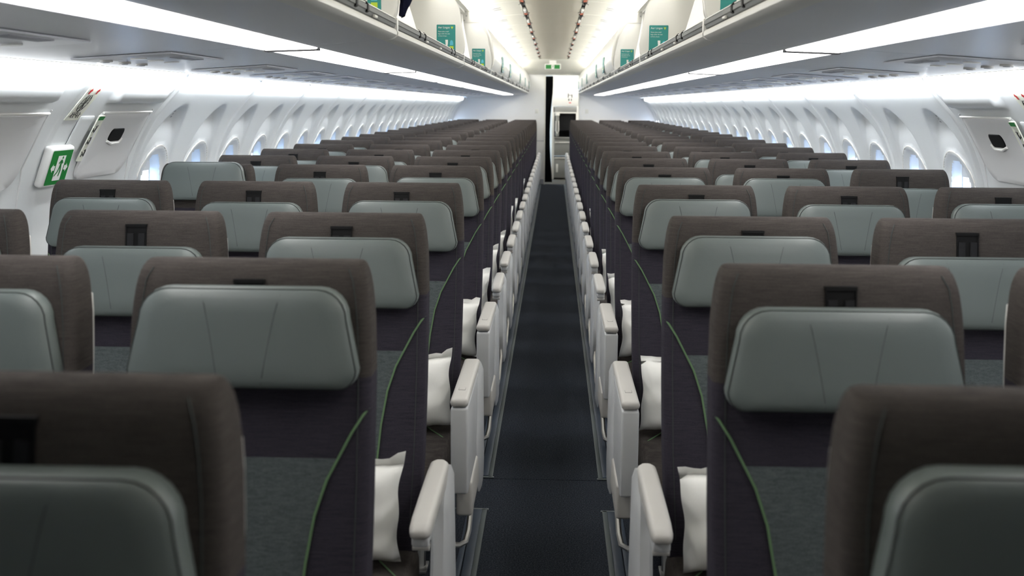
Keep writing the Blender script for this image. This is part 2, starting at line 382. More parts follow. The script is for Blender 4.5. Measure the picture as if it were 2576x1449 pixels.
# build in a local frame: x = along cabin, y = out of the wall, z = up the wall
X_ = Vector((0, 1, 0)); Z_ = Vector((-(-1)*0+(wx(1.195)-wx(1.215))*1., 0, .02)).normalized(); N_ = X_.cross(Z_)
if N_.x < 0: N_ = -N_
sgn.matrix_world = Matrix.Translation(Vector(WP(-1, 3.795, 1.205))) @ Matrix((X_, N_, Z_)).transposed().to_4x4()
b = MB(); b.box(-.095, .095, -.002, .028, -.078, .078, .012, seg=3); b.build('housing', MT['white'], sgn)
b = MB(); b.add([(x, .0295, z) for x, z in rrect(.078, .066, .004, 3)], [tuple(range(16))]); b.build('sign_face', MT['exitg'], sgn, 0)
b = MB(); b.add([(-.03, .0305, -.05), (.03, .0305, -.05), (.03, .0305, .046), (-.03, .0305, .046)], [(0, 1, 2, 3)])
for q in (-1, 1): b.add([(q*.036, .0305, .008), (q*.05, .0305, .008), (q*.05, .0305, .016), (q*.066, .0305, -.001), (q*.05, .0305, -.018), (q*.05, .0305, -.01), (q*.036, .0305, -.01)], [tuple(range(7))])
dr = b.build('doorway_mark', MT['white'], sgn, 0)
b = MB(); man(b, .062, 0, (0, 0)); b.v = [(p[0], .0315, p[2]) for p in b.v]; b.build('running_figure', MT['exitg'], dr, 0)

# little grey seat-row prints inside some scallops
for side, yy in ((-1, SEAM0+WYS[0]), (-1, SEAM0+PAN*2+WYS[0]-.02), (1, SEAM0+WYS[0]), (1, SEAM0+PAN*2+WYS[0]-.02)):
    b = MB()
    for i, (z, w) in enumerate(((1.40, .03), (1.39, .016), (1.375, .022), (1.362, .012), (1.35, .02))):
        flat_on_wall(b, side, [(yy-w/2, z), (yy+w/2, z), (yy+w/2+.004, z+.006), (yy-w/2+.004, z+.006)], -.0195)
    tag(b.build('row_marking', MT['lilac'], smooth=0), 'small grey row marking in the %s, %s wall' % ('first scallop past the exit hatch' if yy < 5.5 else 'fifth scallop past the exit hatch', 'left' if side < 0 else 'right'), 'marking')

# sidewall light strips along the top of the walls
lsp = {}
SEC = ['second', 'third', 'fourth', 'fifth', 'sixth', 'seventh', 'eighth', 'ninth', 'tenth', 'eleventh', 'twelfth', 'thirteenth', 'fourteenth']
for side in (-1, 1):
    nm = 'left' if side < 0 else 'right'
    def strip(y0, y1, lab):
        b = MB(); secs = []
        for (y, q) in ((y0, .010), (y0+.008, .002), (y0+.02, 0), (y1-.02, 0), (y1-.008, .002), (y1, .010)):
            secs.append([WP(side, y, z, o_) for z, o_ in ((1.508+q, .001), (1.507+q, .024-q), (1.520, .027-q), (1.542-q, .020-q), (1.548-q, .003))])
        b.loft(secs, False, closed=False); b.m = [1 if i % 4 == 0 else 0 for i in range(len(b.f))]; o = b.build('wall_light', [MT['sidef'], MT['side']], None, 0)
        tag(o, lab, 'wall light', 'light strips along the wall tops')
    strip(1.12, 2.34, 'white light strip at the top of the %s wall, nearest to us' % nm); strip(2.38, 3.68, 'white light strip above the nearer exit hatch on the %s wall' % nm); strip(3.72, SEAM0-.025, 'white light strip above the farther exit hatch on the %s wall' % nm)
    for i in range(NPAN-1):
        y0 = SEAM0+i*PAN; strip(y0+.025, min(y0+PAN-.025, YE-.03), 'white light strip at the %s wall top, %s panel past the exit hatches' % (nm, ['first']+SEC and (['first']+SEC)[i]))

# ------------------------------------------------------------------ ceiling
CP = [(.64, 2.12), (.60, 2.14), (.54, 2.16), (.46, 2.18), (.36, 2.193), (.262, 2.198), (.255, 2.206)]
for side in (-1, 1):
    b = MB(); y = 1.3-3*PAN; first = True
    while y < 19.2:
        y1 = min(y+PAN, 19.34)
        for (ya, yb, dz) in ((y, y+.012, .012), (y+.012, y1-.012, 0), (y1-.012, y1, .012)):
            z0_, z1_ = (dz, 0) if ya == y else ((0, 0) if dz == 0 else (0, .012))
            b.loft([[(side*x, ya, z+z0_) for x, z in CP], [(side*x, yb, z+z1_) for x, z in CP]], False, closed=False)
        y = y1
    struct(b.build('ceiling', MT['ceil'], smooth=30))
b = MB(); y = 1.3-3*PAN
while y < 18.7:
    y1 = min(y+2*PAN, 18.75)
    prof = [(-.228, 2.23), (-.226, 2.212), (-.21, 2.204), (-.1, 2.20), (.1, 2.20), (.21, 2.204), (.226, 2.212), (.228, 2.23)]
    b.loft([[(x, y+.003, z) for x, z in prof], [(x, y1-.003, z) for x, z in prof]], False, closed=False); y = y1
struct(b.build('ceiling', MT['ceilc'], smooth=30))
b = MB(); b.box(-1.9, 1.9, Y0, YE+3.6, 2.26, 2.3); struct(b.build('ceiling', MT['ceil'], smooth=0))
# sloped end piece down to the doorway header
b = MB(); pr = [(18.75, 2.2), (18.95, 2.17), (19.12, 2.09), (19.25, 1.98), (19.36, 1.955), (19.36, 2.26), (18.75, 2.26)]
b.prism(pr, 'x', -.585, .585); struct(b.build('ceiling', MT['ceil'], smooth=40))
# cove light strips
for side in (-1, 1):
    b = MB(); b.add([(side*.600, .2, 2.095), (side*.592, .2, 2.128), (side*.592, 19.3, 2.128), (side*.600, 19.3, 2.095)], [(0, 1, 2, 3)])
    b2 = MB(); b2.box(*sorted((side*.602, side*.64)), Y0, 19.3, 2.085, 2.125); 
    e = empty('cove_light', (0, 0, 0)); tag(e, 'bright cove light running along the top of the %s bins' % ('left' if side < 0 else 'right'), 'cove light')
    b.build('diffuser', MT['cove'], e, 0); b2.build('housing', MT['binw'], e, 0)
# vents beside the cove
vp = None
for side in (-1, 1):
    for i in range(9):
        y = 1.3+5*PAN+i*PAN+.38
        if vp is None:
            vp = empty('air_vent'); 
            for q in (0, .15):
                b = MB(); b.box(-.055, .055, q-.022, q+.022, -.003, .004, .001); f = b.build('vent_slot', MT['lilac'], vp, 0)
            e = vp
        else: e = copy_tree(vp)
        e.location = (side*.475, y, 2.174); e.rotation_euler = (0, side*.24, 0)
        tag(e, 'pair of slim grey vent slots in the %s ceiling panel, %s from the front' % ('left' if side < 0 else 'right', ORD[i]), 'vent', 'ceiling vent slots')
# latches in the two ceiling slots
lp = None
for side in (-1, 1):
    for i in range(11):
        y = 1.3+5*PAN+i*PAN
        if y > 18.6: continue
        if lp is None:
            lp = empty('ceiling_latch'); e = lp
            b = MB(); b.box(-.010, .012, -.45, -.08, -.002, .02, .003); b.box(-.008, .010, -.38, -.30, -.008, .02, .002); b.build('bracket', MT['white'], lp)
            b = MB(); b.prism([(-.07, -.004), (.12, .0), (.14, .012), (-.06, .012)], 'x', -.012, .012); b.build('tag', MT['orange'], lp, 0)
            b = MB(); b.box(-.014, .012, .13, .27, -.012, .02, .005); b.tube([(.012, .2, 0), (.03, .26, -.004)], .004, 6); b.tube([(-.014, -.06, .0), (-.034, -.16, -.006)], .0035, 6); b.build('clip', MT['black2'], lp)
        else: e = copy_tree(lp)
        e.location = (side*.242, y, 2.203); e.scale = (side, 1, 1)
        tag(e, 'black clip with orange tag in the %s ceiling slot, %s from the front' % ('left' if side < 0 else 'right', ORD[i]), 'latch', 'ceiling slot latches')

# ------------------------------------------------------------------ overhead bins
BINL = 2.33; J0 = .83
# printed notice, built once in a local frame: x right, z up, facing -y
def notice():
    w, h = .095, .158
    r = MB(); r.add([(x, 0, z) for x, z in rrect(w/2, h/2, .004, 3, 0, h/2)]+[(x, .0012, z) for x, z in rrect(w/2, h/2, .004, 3, 0, h/2)], [tuple(range(16))]+[(i, (i+1) % 16, 16+(i+1) % 16, 16+i) for i in range(16)])
    root = r.build('notice', MT['teal'], None, 0)
    def sub(name, m, poly_list, y=-.0008):
        b = MB()
        for p in poly_list: b.add([(q[0]*w-w/2, y, q[1]*h) for q in p], [tuple(range(len(p)))])
        return b.build(name, m, root, 0)
    def txt(name, s, size, x, z, m):
        me = text_mesh(s, size, name); me.materials.append(m); me.transform(Matrix.Rotation(PI/2, 4, 'X'))
        o = bpy.data.objects.new(name, me); C.objects.link(o); o.parent = root; o.location = (x*w-w/2, -.0008, z*h)
    txt('lettering', 'Aer Lingus', .0135, .08, .885, MT['white'])
    for i, s in enumerate(('Please place small', 'bags under the seat', 'in front of you')): txt('lettering', s, .0075, .08, .77-i*.068, MT['white'])
    cl = []
    for a in (30, 150, 270): cl.append([(.82+.035*math.cos(math.radians(a))+.03*math.cos(2*PI*i/8), .91+.022*math.sin(math.radians(a))+.02*math.sin(2*PI*i/8)) for i in range(8)])
    sub('emblem', MT['lime'], cl)
    sub('seat_drawing', MT['white'], [[(.46, .53), (.60, .53), (.60, .42), (.56, .30), (.50, .18), (.46, .12), (.36, .04), (.20, .04), (.18, .10), (.22, .12), (.38, .14), (.42, .2), (.20, .2), (.18, .25), (.22, .27), (.40, .28), (.48, .36)]])
    sub('bag_drawing', MT['lblue'], [[(.70, .36), (.88, .36), (.88, .44), (.85, .50), (.79, .52), (.73, .50), (.70, .44)]])
    sub('bag_drawing', MT['lime'], [[(.69, .20), (.89, .20), (.89, .33), (.69, .33)]])
    sub('bag_drawing', MT['navyp'], [[(.69, .02), (.9, .02), (.9, .13), (.86, .17), (.73, .17), (.69, .13)]])
    sub('arrow_drawing', MT['lime'], [[(.52, .10), (.60, .14), (.64, .22), (.67, .22), (.63, .12), (.57, .07)]])
    return root
NOTICE = notice()
def put_notice(parent, loc, rot=(0, 0, 0), scale=(1, 1, 1), used=[]):
    o = NOTICE if not used else copy_tree(NOTICE)
    used.append(1); o.parent = parent; o.location = loc; o.rotation_euler = rot; o.scale = scale; return o
DIV = [(.452, 1.672), (.444, 1.69), (.438, 1.73), (.446, 1.78), (.458, 1.84), (.47, 1.914), (.507, 1.976), (.56, 2.04), (.62, 2.078), (.75, 2.09), (1.2, 2.0), (1.42, 1.85), (1.5, 1.65), (1.48, 1.63), (.475, 1.66)]
DOORC = [(.452, 1.672), (.428, 1.70), (.42, 1.76), (.428, 1.83), (.446, 1.91), (.478, 1.98), (.535, 2.045), (.62, 2.085)]
def profile_solid(b, prof, t, side, ya, yb):
    # thin curved sheet of thickness t following an x-z profile
    ins = []
    for i, (x, z) in enumerate(prof):
        a = prof[max(i-1, 0)]; c = prof[min(i+1, len(prof)-1)]; dx, dz = c[0]-a[0], c[1]-a[1]; L = math.hypot(dx, dz); ins.append((x+dz/L*t, z-dx/L*t))
    loop = list(prof)+ins[::-1]; b.prism([(side*x, z) for x, z in loop], 'y', ya, yb)
BINS = {}
def make_bin(side, i, kind):
    ya = J0+i*BINL; L = BINL if i < 7 else YE-.02-ya
    nm = 'left' if side < 0 else 'right'
    root = empty('overhead_bin', (0, ya, 0))
    lab = {'open': 'open overhead bin with teal notice on its divider, %s side, %s from front', 'closed': 'closed white overhead bin, %s side, %s from front'}[kind]
    tag(root, lab % (nm, ORD[i]), 'overhead bin', 'overhead bins')
    # underside
    un = [(.455, 1.619), (.50, 1.611), (.706, 1.5965), (.710, 1.604), (.882, 1.602), (.886, 1.5895), (1.12, 1.574), (1.5, 1.549), (1.51, 1.57), (1.48, 1.62), (.47, 1.632)]
    b = MB(); b.prism([(side*x, z) for x, z in un], 'y', .003, L-.003); b.build('underside', MT['bing'], root, 25)
    # light lens
    a, c = (.19, L+.19-.014) if i < 7 else (.19, L-.35)
    b = MB(); b.prism([(side*x, z) for x, z in [(.713, 1.596), (.717, 1.5935), (.873, 1.5885), (.879, 1.591), (.879, 1.599), (.713, 1.6015)]], 'y', a, c); o = b.build('bin_light', MT['lens'], None, 0); o.location.y = ya
    b = MB(); b.prism([(side*x, z) for x, z in [(.7125, 1.599), (.7125, 1.590), (.877, 1.5845), (.8795, 1.588), (.8795, 1.598), (.7125, 1.601)]], 'y', c-.022, c+.016); b.build('end_cap', MT['black2'], o, 0)
    tag(o, 'white light panel under the %s bins, %s from the front' % (nm, ORD[i]), 'light panel', 'light panels under the bins')
    # lip, rail, clips
    b = MB(); lp_ = [(.454, 1.6455), (.445, 1.641), (.442, 1.634), (.443, 1.626), (.451, 1.619), (.468, 1.613), (.486, 1.612), (.486, 1.64)]; b.prism([(side*x, z) for x, z in lp_], 'y', .012, L-.012); b.build('lip', MT['binw'], root, 22)
    b = MB(); rl = [(.453, 1.6465), (.449, 1.6475), (.447, 1.6555), (.444, 1.6575), (.4435, 1.6685), (.450, 1.672), (.472, 1.672), (.476, 1.66), (.476, 1.6465)]; b.prism([(side*x, z) for x, z in rl], 'y', .008, L-.008); b.build('hand_rail', MT['rail'], root, 20)
    b = MB(); b.box(*sorted((side*.447, side*.47)), .008, L-.008, 1.672, 1.6755, .001); b.build('rail_cap', MT['binw'], root)
    for off in (.55, .70, 1.69, 1.84):
        if off > L-.1: continue
        b = MB(); b.prism([(side*x, z) for x, z in [(.450, 1.649), (.4425, 1.653), (.4415, 1.670), (.449, 1.6785), (.47, 1.6785), (.47, 1.649)]], 'y', off-.011, off+.011); b.build('rail_band', MT['black'], root, 20)
    b = MB(); b.box(*sorted((side*.4435, side*.476)), .003, .026, 1.637, 1.676, .002); b.build('rail_clip', MT['binw'], root)
    for off in (.75, 1.2, 1.95):
        if off > L-.1: continue
        b = MB(); b.box(*sorted((side*.4405, side*.448)), off-.02, off+.02, 1.6462, 1.653, .002); b.build('latch_button', MT['binw'], root)
    # floor, back and roof of the locker
    b = MB(); profile_solid(b, [(.47, 1.64), (1.43, 1.63), (1.47, 1.75), (1.38, 1.92), (1.15, 2.02), (.72, 2.085)], -.012, side, .01, L-.01); b.build('liner', MT['binw'], root, 30)
    for (p, q) in ((.006, .026), (L-.026, L-.001)):
        b = MB()
        # divider with softly rounded inboard edge
        D = [(side*x, z) for x, z in (DIV if kind == 'open' else [(q+.003, z) for q, z in DOORC]+DIV[9:])]; cx_ = side*.95; cz_ = 1.85
        def sc(f): return [(cx_+(x-cx_)*f, cz_+(z-cz_)*f) for x, z in D]
        secs = [[(x, p, z) for x, z in sc(.99)], [(x, p+.004, z) for x, z in sc(1)], [(x, q-.004, z) for x, z in sc(1)], [(x, q, z) for x, z in sc(.99)]]
        b.loft(secs); b.build('divider', MT['binw'], root, 50)
    b = MB()                                             # hinge plate with screws on the far divider
    b.prism([(side*x, z) for x, z in [(.535, 2.005), (.66, 2.005), (.68, 2.06), (.62, 2.08), (.56, 2.04), (.525, 2.02)]], 'y', L-.030, L-.025); hp = b.build('hinge_plate', MT['binw'], root, 20)
    for (x, z) in ((.56, 2.02), (.635, 2.018), (.62, 2.05)):
        b = MB(); b.tube([(side*x, L-.030, z), (side*x, L-.0325, z)], .006, 10); b.build('screw', MT['metal'], hp)
    if kind == 'open':
        # door swung up under the locker roof
        b = MB(); profile_solid(b, [(.63, 2.07), (.70, 2.062), (.82, 2.035), (.92, 2.0), (1.0, 1.955)], -.014, side, .04, L-.05); b.build('door', MT['binw'], root, 30)
        put_notice(root, (side*.5325, L-.0275, 1.664))
        b = MB(); b.prism([(side*.458, 1.676), (side*.458, 1.86)] and [(.03, 1.676), (.55, 1.676), (.20, 1.80), (.03, 1.88)], 'x', *sorted((side*.456, side*.464))); b.build('corner_gusset', MT['binw'], root, 20)
    else:
        b = MB(); t = .012
        ins = [(x+.012, z) for x, z in DOORC]; loop = [(side*x, z) for x, z in DOORC+ins[::-1]]
        def sq(f): return [((x-side*.5)*1+side*.5, 1.88+(z-1.88)*f) for x, z in loop]
        secs = []
        for (y, f) in ((.001, .985), (.004, .995), (.012, 1), (L-.012, 1), (L-.004, .995), (L-.001, .985)): secs.append([(x, y, z) for x, z in sq(f)])
        b.loft(secs); dr = b.build('door', MT['binw'], root, 45)
        o = put_notice(root, (side*.4195, (1.25 if i != 4 else .5), 1.69), (math.radians(0), 0, side*PI/2), (3.2, 1, .8))
        o.location.x = side*.4185; o.rotation_euler = (0, 0, -PI/2*side*-1 if False else (PI/2 if side < 0 else -PI/2))
    return root
for side in (-1, 1):
    for i in range(-1, 8):
        if i < 0:
            continue
        make_bin(side, i, 'open' if i < 3 else 'closed')
# plain run of bin alongside and behind the camera (closes the cabin)
for side in (-1, 1):
    b = MB(); b.prism([(side*x, z) for x, z in [(.455, 1.612), (1.5, 1.549), (1.5, 2.1), (.62, 2.085), (.45, 1.9), (.44, 1.7)]], 'y', Y0, J0-.01); struct(b.build('ceiling', MT['bing'], smooth=0))
b = MB(); b.box(-1.95, 1.95, Y0-.05, Y0, -.05, 2.3); struct(b.build('wall_front', MT['steel'], smooth=0))
b = MB(); b.box(-160, 160, -160, 160, -3.6, -3.5); struct(b.build('floor', MT['apron'], smooth=0))      # apron outside the windows
for side in (-1, 1):                                   # liner above the wall tops
    b = MB(); b.add([(side*1.56, Y0, 1.552), (side*1.66, Y0, 1.66), (side*1.66, Y0, 2.28), (side*1.56, YE, 1.552), (side*1.66, YE, 1.66), (side*1.66, YE, 2.28)], [(0, 1, 4, 3), (1, 2, 5, 4)]); struct(b.build('wall_left' if side < 0 else 'wall_right', MT['wall'], smooth=0))
# navy cloth hanging from the first bin on the left
b = MB(); secs = []
for i in range(13):
    z = 1.685+.20*i/12; w = .006+.017*smooth(i/5); cx_ = -.438+.012*smooth(i/4)+.003*math.sin(i*.5)
    secs.append([(cx_+w*math.cos(a)*1.0+.004*math.sin(3*a+i), 3.225+(.012+.018*smooth(i/5))*math.sin(a), z+.004*math.cos(2*a+i)) for a in [2*PI*k/18 for k in range(18)]])
b.loft(secs); o = b.build('folded_blanket', MT['navy']); tag(o, 'navy blue cloth hanging out behind the divider of the left open bin', 'cloth')

# passenger service units under the bins
ROWY = [1.008, 1.8193, 2.6187, 3.6572]+[4.7002+.8005*i for i in range(19)]
pp = None
for side in (-1, 1):
    for r in range(2, 20):
        y = ROWY[r]-.30
        if pp is None:
            pp = empty('service_unit'); e = pp
            b = MB(); b.box(-.14, .16, -.25, .25, -.005, .0008, .002); b.build('panel', MT['bing'], pp)
            b = MB(); b.box(-.12, -.08, -.10, .10, -.0075, -.004, .001); b.build('sign_window', MT['lilac'], pp)
            for q in (-.14, 0, .14):
                b = MB(); b.tube([(.0, q, -.004), (.0, q, -.0085)], .024, 16); b.build('reading_light', MT['lensoff'], pp)
                b = MB(); b.tube([(.10, q, -.004), (.10, q, -.008), (.10, q, -.011)], .019, 14); z_ = b.build('air_nozzle', MT['shell'], pp)
                b = MB(); b.tube([(.10, q, -.0105), (.10, q, -.0125)], .010, 12); b.build('nozzle_cap', MT['lilac'], z_)
        else: e = copy_tree(pp)
        e.location = (side*1.235, y, 1.5645); e.rotation_euler = (0, side*.0657, 0); e.scale = (side, 1, 1)
        tag(e, 'panel of reading lights and air nozzles under the %s bins, %s from the front' % ('left' if side < 0 else 'right', ORD[r-2] if r-2 < 15 else ['sixteenth', 'seventeenth', 'eighteenth', 'nineteenth'][r-17]), 'service panel', 'overhead service panels')

# ------------------------------------------------------------------ rear partition, doorway, galley
b = MB(); b.box(-1.95, -.155, YE, YE+.04, -.02, 2.3); b.box(.455, 1.95, YE, YE+.04, -.02, 2.3); b.box(-.155, .455, YE, YE+.04, 1.955, 2.3)
struct(b.build('wall_rear', MT['white'], smooth=0))
b = MB(); b.box(-.9, -.156, YE-.004, YE+.001, .775, .785, .001); b.box(-.9, -.156, YE-.004, YE+.001, .0, .09, .001); struct(b.build('baseboard_rear', MT['lilac'], smooth=0))
b = MB(); b.box(-.165, -.145, YE-.012, YE+.05, 0, 1.965, .003); b.box(.445, .465, YE-.012, YE+.05, 0, 1.965, .003); b.box(-.165, .465, YE-.012, YE+.05, 1.945, 1.965, .003); struct(b.build('trim_9', MT['ceil']))
for s, nm in ((-1, 'left'), (1, 'right')):
    x = -.3 if s < 0 else .6
    e = MB(); e.box(x-.03, x+.03, YE-.006, YE, 1.27, 1.35, .002); tag(e.build('wall_plate', MT['ceil']), 'tiny pale plate on the white rear partition, %s of the doorway' % nm, 'plate')
b = MB(); b.box(-.5, 1.95, 21.6, 21.65, -.02, 2.3); b.box(-1.95, -.5, 21.0, 21.05, -.02, 2.3); b.box(-.9, -.86, YE+.04, 21.0, 0, 2.3); b.box(1.0, 1.04, YE+.04, 21.6, 0, 2.3); struct(b.build('wall_galley', MT['steelw'], smooth=0))
# dark curtain gathered at the left of the doorway
b = MB(); secs = []
for i in range(14):
    z = .03+1.9*i/13; wd = .14-.05*math.sin(PI*min(1, max(0, (1.7-z)/1.6)))
    top = [(-.15+wd*k/24, YE+.10+.022*math.sin(k*1.6+z*.6), z) for k in range(25)]; bot = [(p[0], p[1]+.012, p[2]) for p in top[::-1]]; secs.append(top+bot)
b.loft(secs); tag(b.build('curtain', MT['curtain']), 'dark curtain gathered at the left edge of the rear doorway', 'curtain')
gl_ = MB(); gl_.box(-.35, .75, 19.75, 20.25, 2.235, 2.25, .004); tag(gl_.build('galley_light', MT['galley']), 'white ceiling light in the galley behind the rear doorway', 'ceiling light')
gx = 20.6
ga = empty('galley_unit', (.22, gx, 0)); tag(ga, 'white and grey galley unit seen through the rear doorway', 'galley unit')
def gb(name, m, x0, x1, z0, z1, y0=0, y1=.5, bv=.006, par=None):
    b = MB(); b.box(x0-.22, x1-.22, y0, y1, z0, z1, bv); return b.build(name, m, par or ga)
gb('upper_cabinet', MT['steelw'], -.03, .47, 1.40, 1.86); gb('header', MT['ceil'], -.03, .47, 1.86, 1.97)
gb('grey_band', MT['steel'], -.01, .45, 1.28, 1.39); gb('frame', MT['steelw'], -.03, .02, .0, 1.40); gb('frame', MT['steelw'], .43, .48, .0, 1.40)
gb('backboard', MT['black2'], .08, .42, .93, 1.27, .1, .5, .02)
gb('shelf_edge', MT['steelw'], .02, .43, 1.262, 1.285, -.01, .1)
gb('alcove', MT['black'], .02, .43, .80, 1.27, .3, .5)
d = gb('lower_door', MT['steel'], .02, .43, .46, .78); gb('door_bar', MT['steelw'], .03, .42, .70, .725, -.015, 0, .003, d)
d = gb('lower_door', MT['steel'], .02, .43, .03, .43); gb('door_bar', MT['steelw'], .03, .42, .405, .425, -.015, 0, .003, d); gb('door_label', MT['steelw'], .06, .1, .14, .3, -.006, 0, .001, d)
gb('counter', MT['steel'], .02, .43, .78, .81, -.03, .5)
mk = MB()
for (x0, x1, z0, z1) in ((.27, .285, 1.56, 1.64), (.34, .355, 1.56, 1.62), (.27, .355, 1.60, 1.61), (.28, .3, 1.50, 1.54), (.33, .345, 1.5, 1.54)): mk.box(x0-.22, x1-.22, -.003, 0, z0, z1)
mk.build('marking', MT['ink'], ga, 0)
mk = MB(); mk.box(.07, .115, -.003, 0, 1.455, 1.47); mk.build('marking', MT['red'], ga, 0)
fx = empty('handset', (.075, gx-.10, .82)); tag(fx, 'pale cylinder and looped handset standing in the galley alcove', 'handset')
b = MB(); b.tube([(0, .03, .01), (0, .03, .4), (0, .03, .44)], .035, 14); b.build('cylinder', MT['steel'], fx)
b = MB(); b.tube([(0, .03, .40), (0, .03, .47)], .045, 14); b.build('cap', MT['steelw'], fx)
b = MB(); b.tube([(-.025, -.02, .30), (-.03, -.02, .12), (0, -.02, .06), (.03, -.02, .12), (.025, -.02, .30)], .010, 8); b.build('loop', MT['steelw'], fx)
# hanging exit sign at the end of the aisle
es = empty('exit_sign', (-.02, 18.72, 2.07)); tag(es, 'green exit sign hanging from the ceiling at the end of the aisle', 'sign')
b = MB(); b.box(-.135, .135, 0, .05, -.045, .05, .008); b.box(-.06, .06, .01, .04, .045, .11, .003); b.build('housing', MT['white'], es)
b = MB(); b.add([(-.122, -.001, -.035), (.122, -.001, -.035), (.122, -.001, .035), (-.122, -.001, .035)], [(0, 1, 2, 3)]); b.build('sign_face', MT['exitg'], es, 0)
b = MB(); b.add([(-.024, -.002, -.033), (.024, -.002, -.033), (.024, -.002, .033), (-.024, -.002, .033)], [(0, 1, 2, 3)]); q = b.build('doorway_mark', MT['white'], es, 0)
b = MB(); man(b, .042, 0, (0, 0)); b.v = [(p[0], -.003, p[2]) for p in b.v]; b.build('running_figure', MT['exitg'], q, 0)

# ------------------------------------------------------------------ seats
TOPZ = 1.16
def yf(z): return -.040-.20*(TOPZ-z)                # front of the backrest padding
HW = [(.28, .185), (.40, .200), (.60, .208), (.80, .2115), (.97, .2115), (1.06, .2085), (1.09, .2058), (1.12, .2018), (1.139, .1978), (1.150, .1945), (1.157, .1912), (1.161, .187)]
def hw(z): return interp(z, HW)
def sect(z, h, y0, y1, r, n_=5): return [(x, y, z) for x, y in rrect(h, (y1-y0)/2, r, n_, 0, (y0+y1)/2)]
def shaped_slab(b, outline, depth_fn, mi=0): pass
M_back = M_cush = None
def build_seat(side, arm):
    """side +1: aisle on +x (left block), -1: aisle on -x; arm: 'normal', 'box' or None"""
    t = empty('aircraft_seat')
    # backrest padding
    b = MB(); secs = []
    for z in (.28, .34, .46, .60, .75, .88, .97, 1.02, 1.06, 1.09, 1.115, 1.13, 1.142, 1.151, 1.157, 1.160):
        i_ = max(0, z-1.115)/.045; ins = .032*(1-math.sqrt(max(0, 1-i_**2))) if i_ > 0 else 0
        y0 = yf(z)+ins*1.0; y1 = yf(z)+.086+.02*max(0, (.9-z))-ins*.8
        secs.append(sect(z, hw(z), y0, y1, min(.018, (y1-y0)/2-.001)))
    n_ = len(secs[0])
    for a, c, z in zip(secs, secs[1:], (.28, .34, .46, .60, .75, .88, .97, 1.02, 1.06, 1.09, 1.115, 1.13, 1.142, 1.151, 1.157)):
        b.loft([a, c], False, 0 if z >= .97 else 1)
    b.add(secs[0], [tuple(range(n_))[::-1]], 1); b.add(secs[-1], [tuple(range(n_))], 0)
    b.v = [tuple(p) for p in b.v]
    o = b.build('backrest', [MT['cap'], MT['purple']], t, 60)
    bm = bmesh.new(); bm.from_mesh(o.data); bmesh.ops.remove_doubles(bm, verts=bm.verts[:], dist=1e-5); bmesh.ops.recalc_face_normals(bm, faces=bm.faces[:]); bm.to_mesh(o.data); bm.free(); o.data.shade_smooth(); o.data.set_sharp_from_angle(angle=math.radians(50))
    # hard shell behind
    b = MB(); secs = []
    for z in (.30, .5, .8, 1.0, 1.06, 1.09, 1.105):
        yb = yf(z)+.086+.02*max(0, (.9-z)); secs.append(sect(z, hw(z)-.004-(.02 if z > 1.1 else 0), yb-.012, yb+.006, .008))
    b.loft(secs); b.build('back_shell', MT['shell'], t, 50)
    # grey centre panel between the two piped curves
    curve = [(.835, .158), (.80, .140), (.74, .120), (.66, .106), (.58, .098), (.50, .093), (.42, .090)]
    b = MB(); rows = []
    for z, h in curve:
        rows.append([(h*(-1+2*k/10), yf(z)-.0035, z) for k in range(11)])
    b.loft(rows, False, closed=False)
    edge = [(p[0], p[1]+.004, p[2]) for p in rows[0]]; b.add(rows[0]+edge, [(i, i+1, 11+i+1, 11+i) for i in range(10)])
    b.build('centre_panel', MT['grey'], t, 60)
    for s in (-1, 1):
        b = MB(); pts = [(s*.208, yf(.916)+.012, .917), (s*.200, yf(.912)-.001, .908), (s*.182, yf(.88)-.0035, .880), (s*.160, yf(.84)-.0035, .838)]+[(s*h, yf(z)-.0035, z) for z, h in curve[1:]]
        b.tube(pts, .0023, 6); b.build('piping', MT['green'], t)
    for s in (-1, 1):
        b = MB(); b.tube([(s*(hw(z)-.021-(.004 if z > 1.13 else 0)), yf(z)-.0004+(.010 if z > 1.145 else 0), z) for z in (.40, .6, .8, .95, 1.05, 1.1, 1.13, 1.150)], .0011, 4); b.build('side_seam', MT['seam'], t)
    # slide rail for the headrest
    b = MB(); zt = 1.137
    def rl(x0, x1, z0, z1, d0, d1):
        return [(x0, yf(z0)-d1, z0), (x1, yf(z0)-d1, z0), (x1, yf(z1)-d1, z1), (x0, yf(z1)-d1, z1), (x0, yf(z0)-d0, z0), (x1, yf(z0)-d0, z0), (x1, yf(z1)-d0, z1), (x0, yf(z1)-d0, z1)]
    FB = [(0, 1, 2, 3), (4, 7, 6, 5), (0, 4, 5, 1), (1, 5, 6, 2), (2, 6, 7, 3), (3, 7, 4, 0)]
    b.add(rl(-.025, .025, 1.0, 1.128, -.01, .0012), FB); b.add(rl(-.027, .027, 1.126, 1.1325, -.012, .004), FB, 0)
    for s in (-1, 1): b.add(rl(*sorted((s*.0235, s*.026)), 1.0, 1.128, -.01, .004), FB, 0)
    rail = b.build('slide_rail', MT['black'], t, 0)
    for s in (-1, 1):
        b = MB(); b.add(rl(*sorted((s*.006, s*.022)), 1.0, 1.110, 0, .0045), FB); b.build('rail_strip', MT['black2'], rail, 0)
    # headrest (own origin at its top centre so that it can slide)
    hz = 1.105; hy = yf(hz)
    hd = None
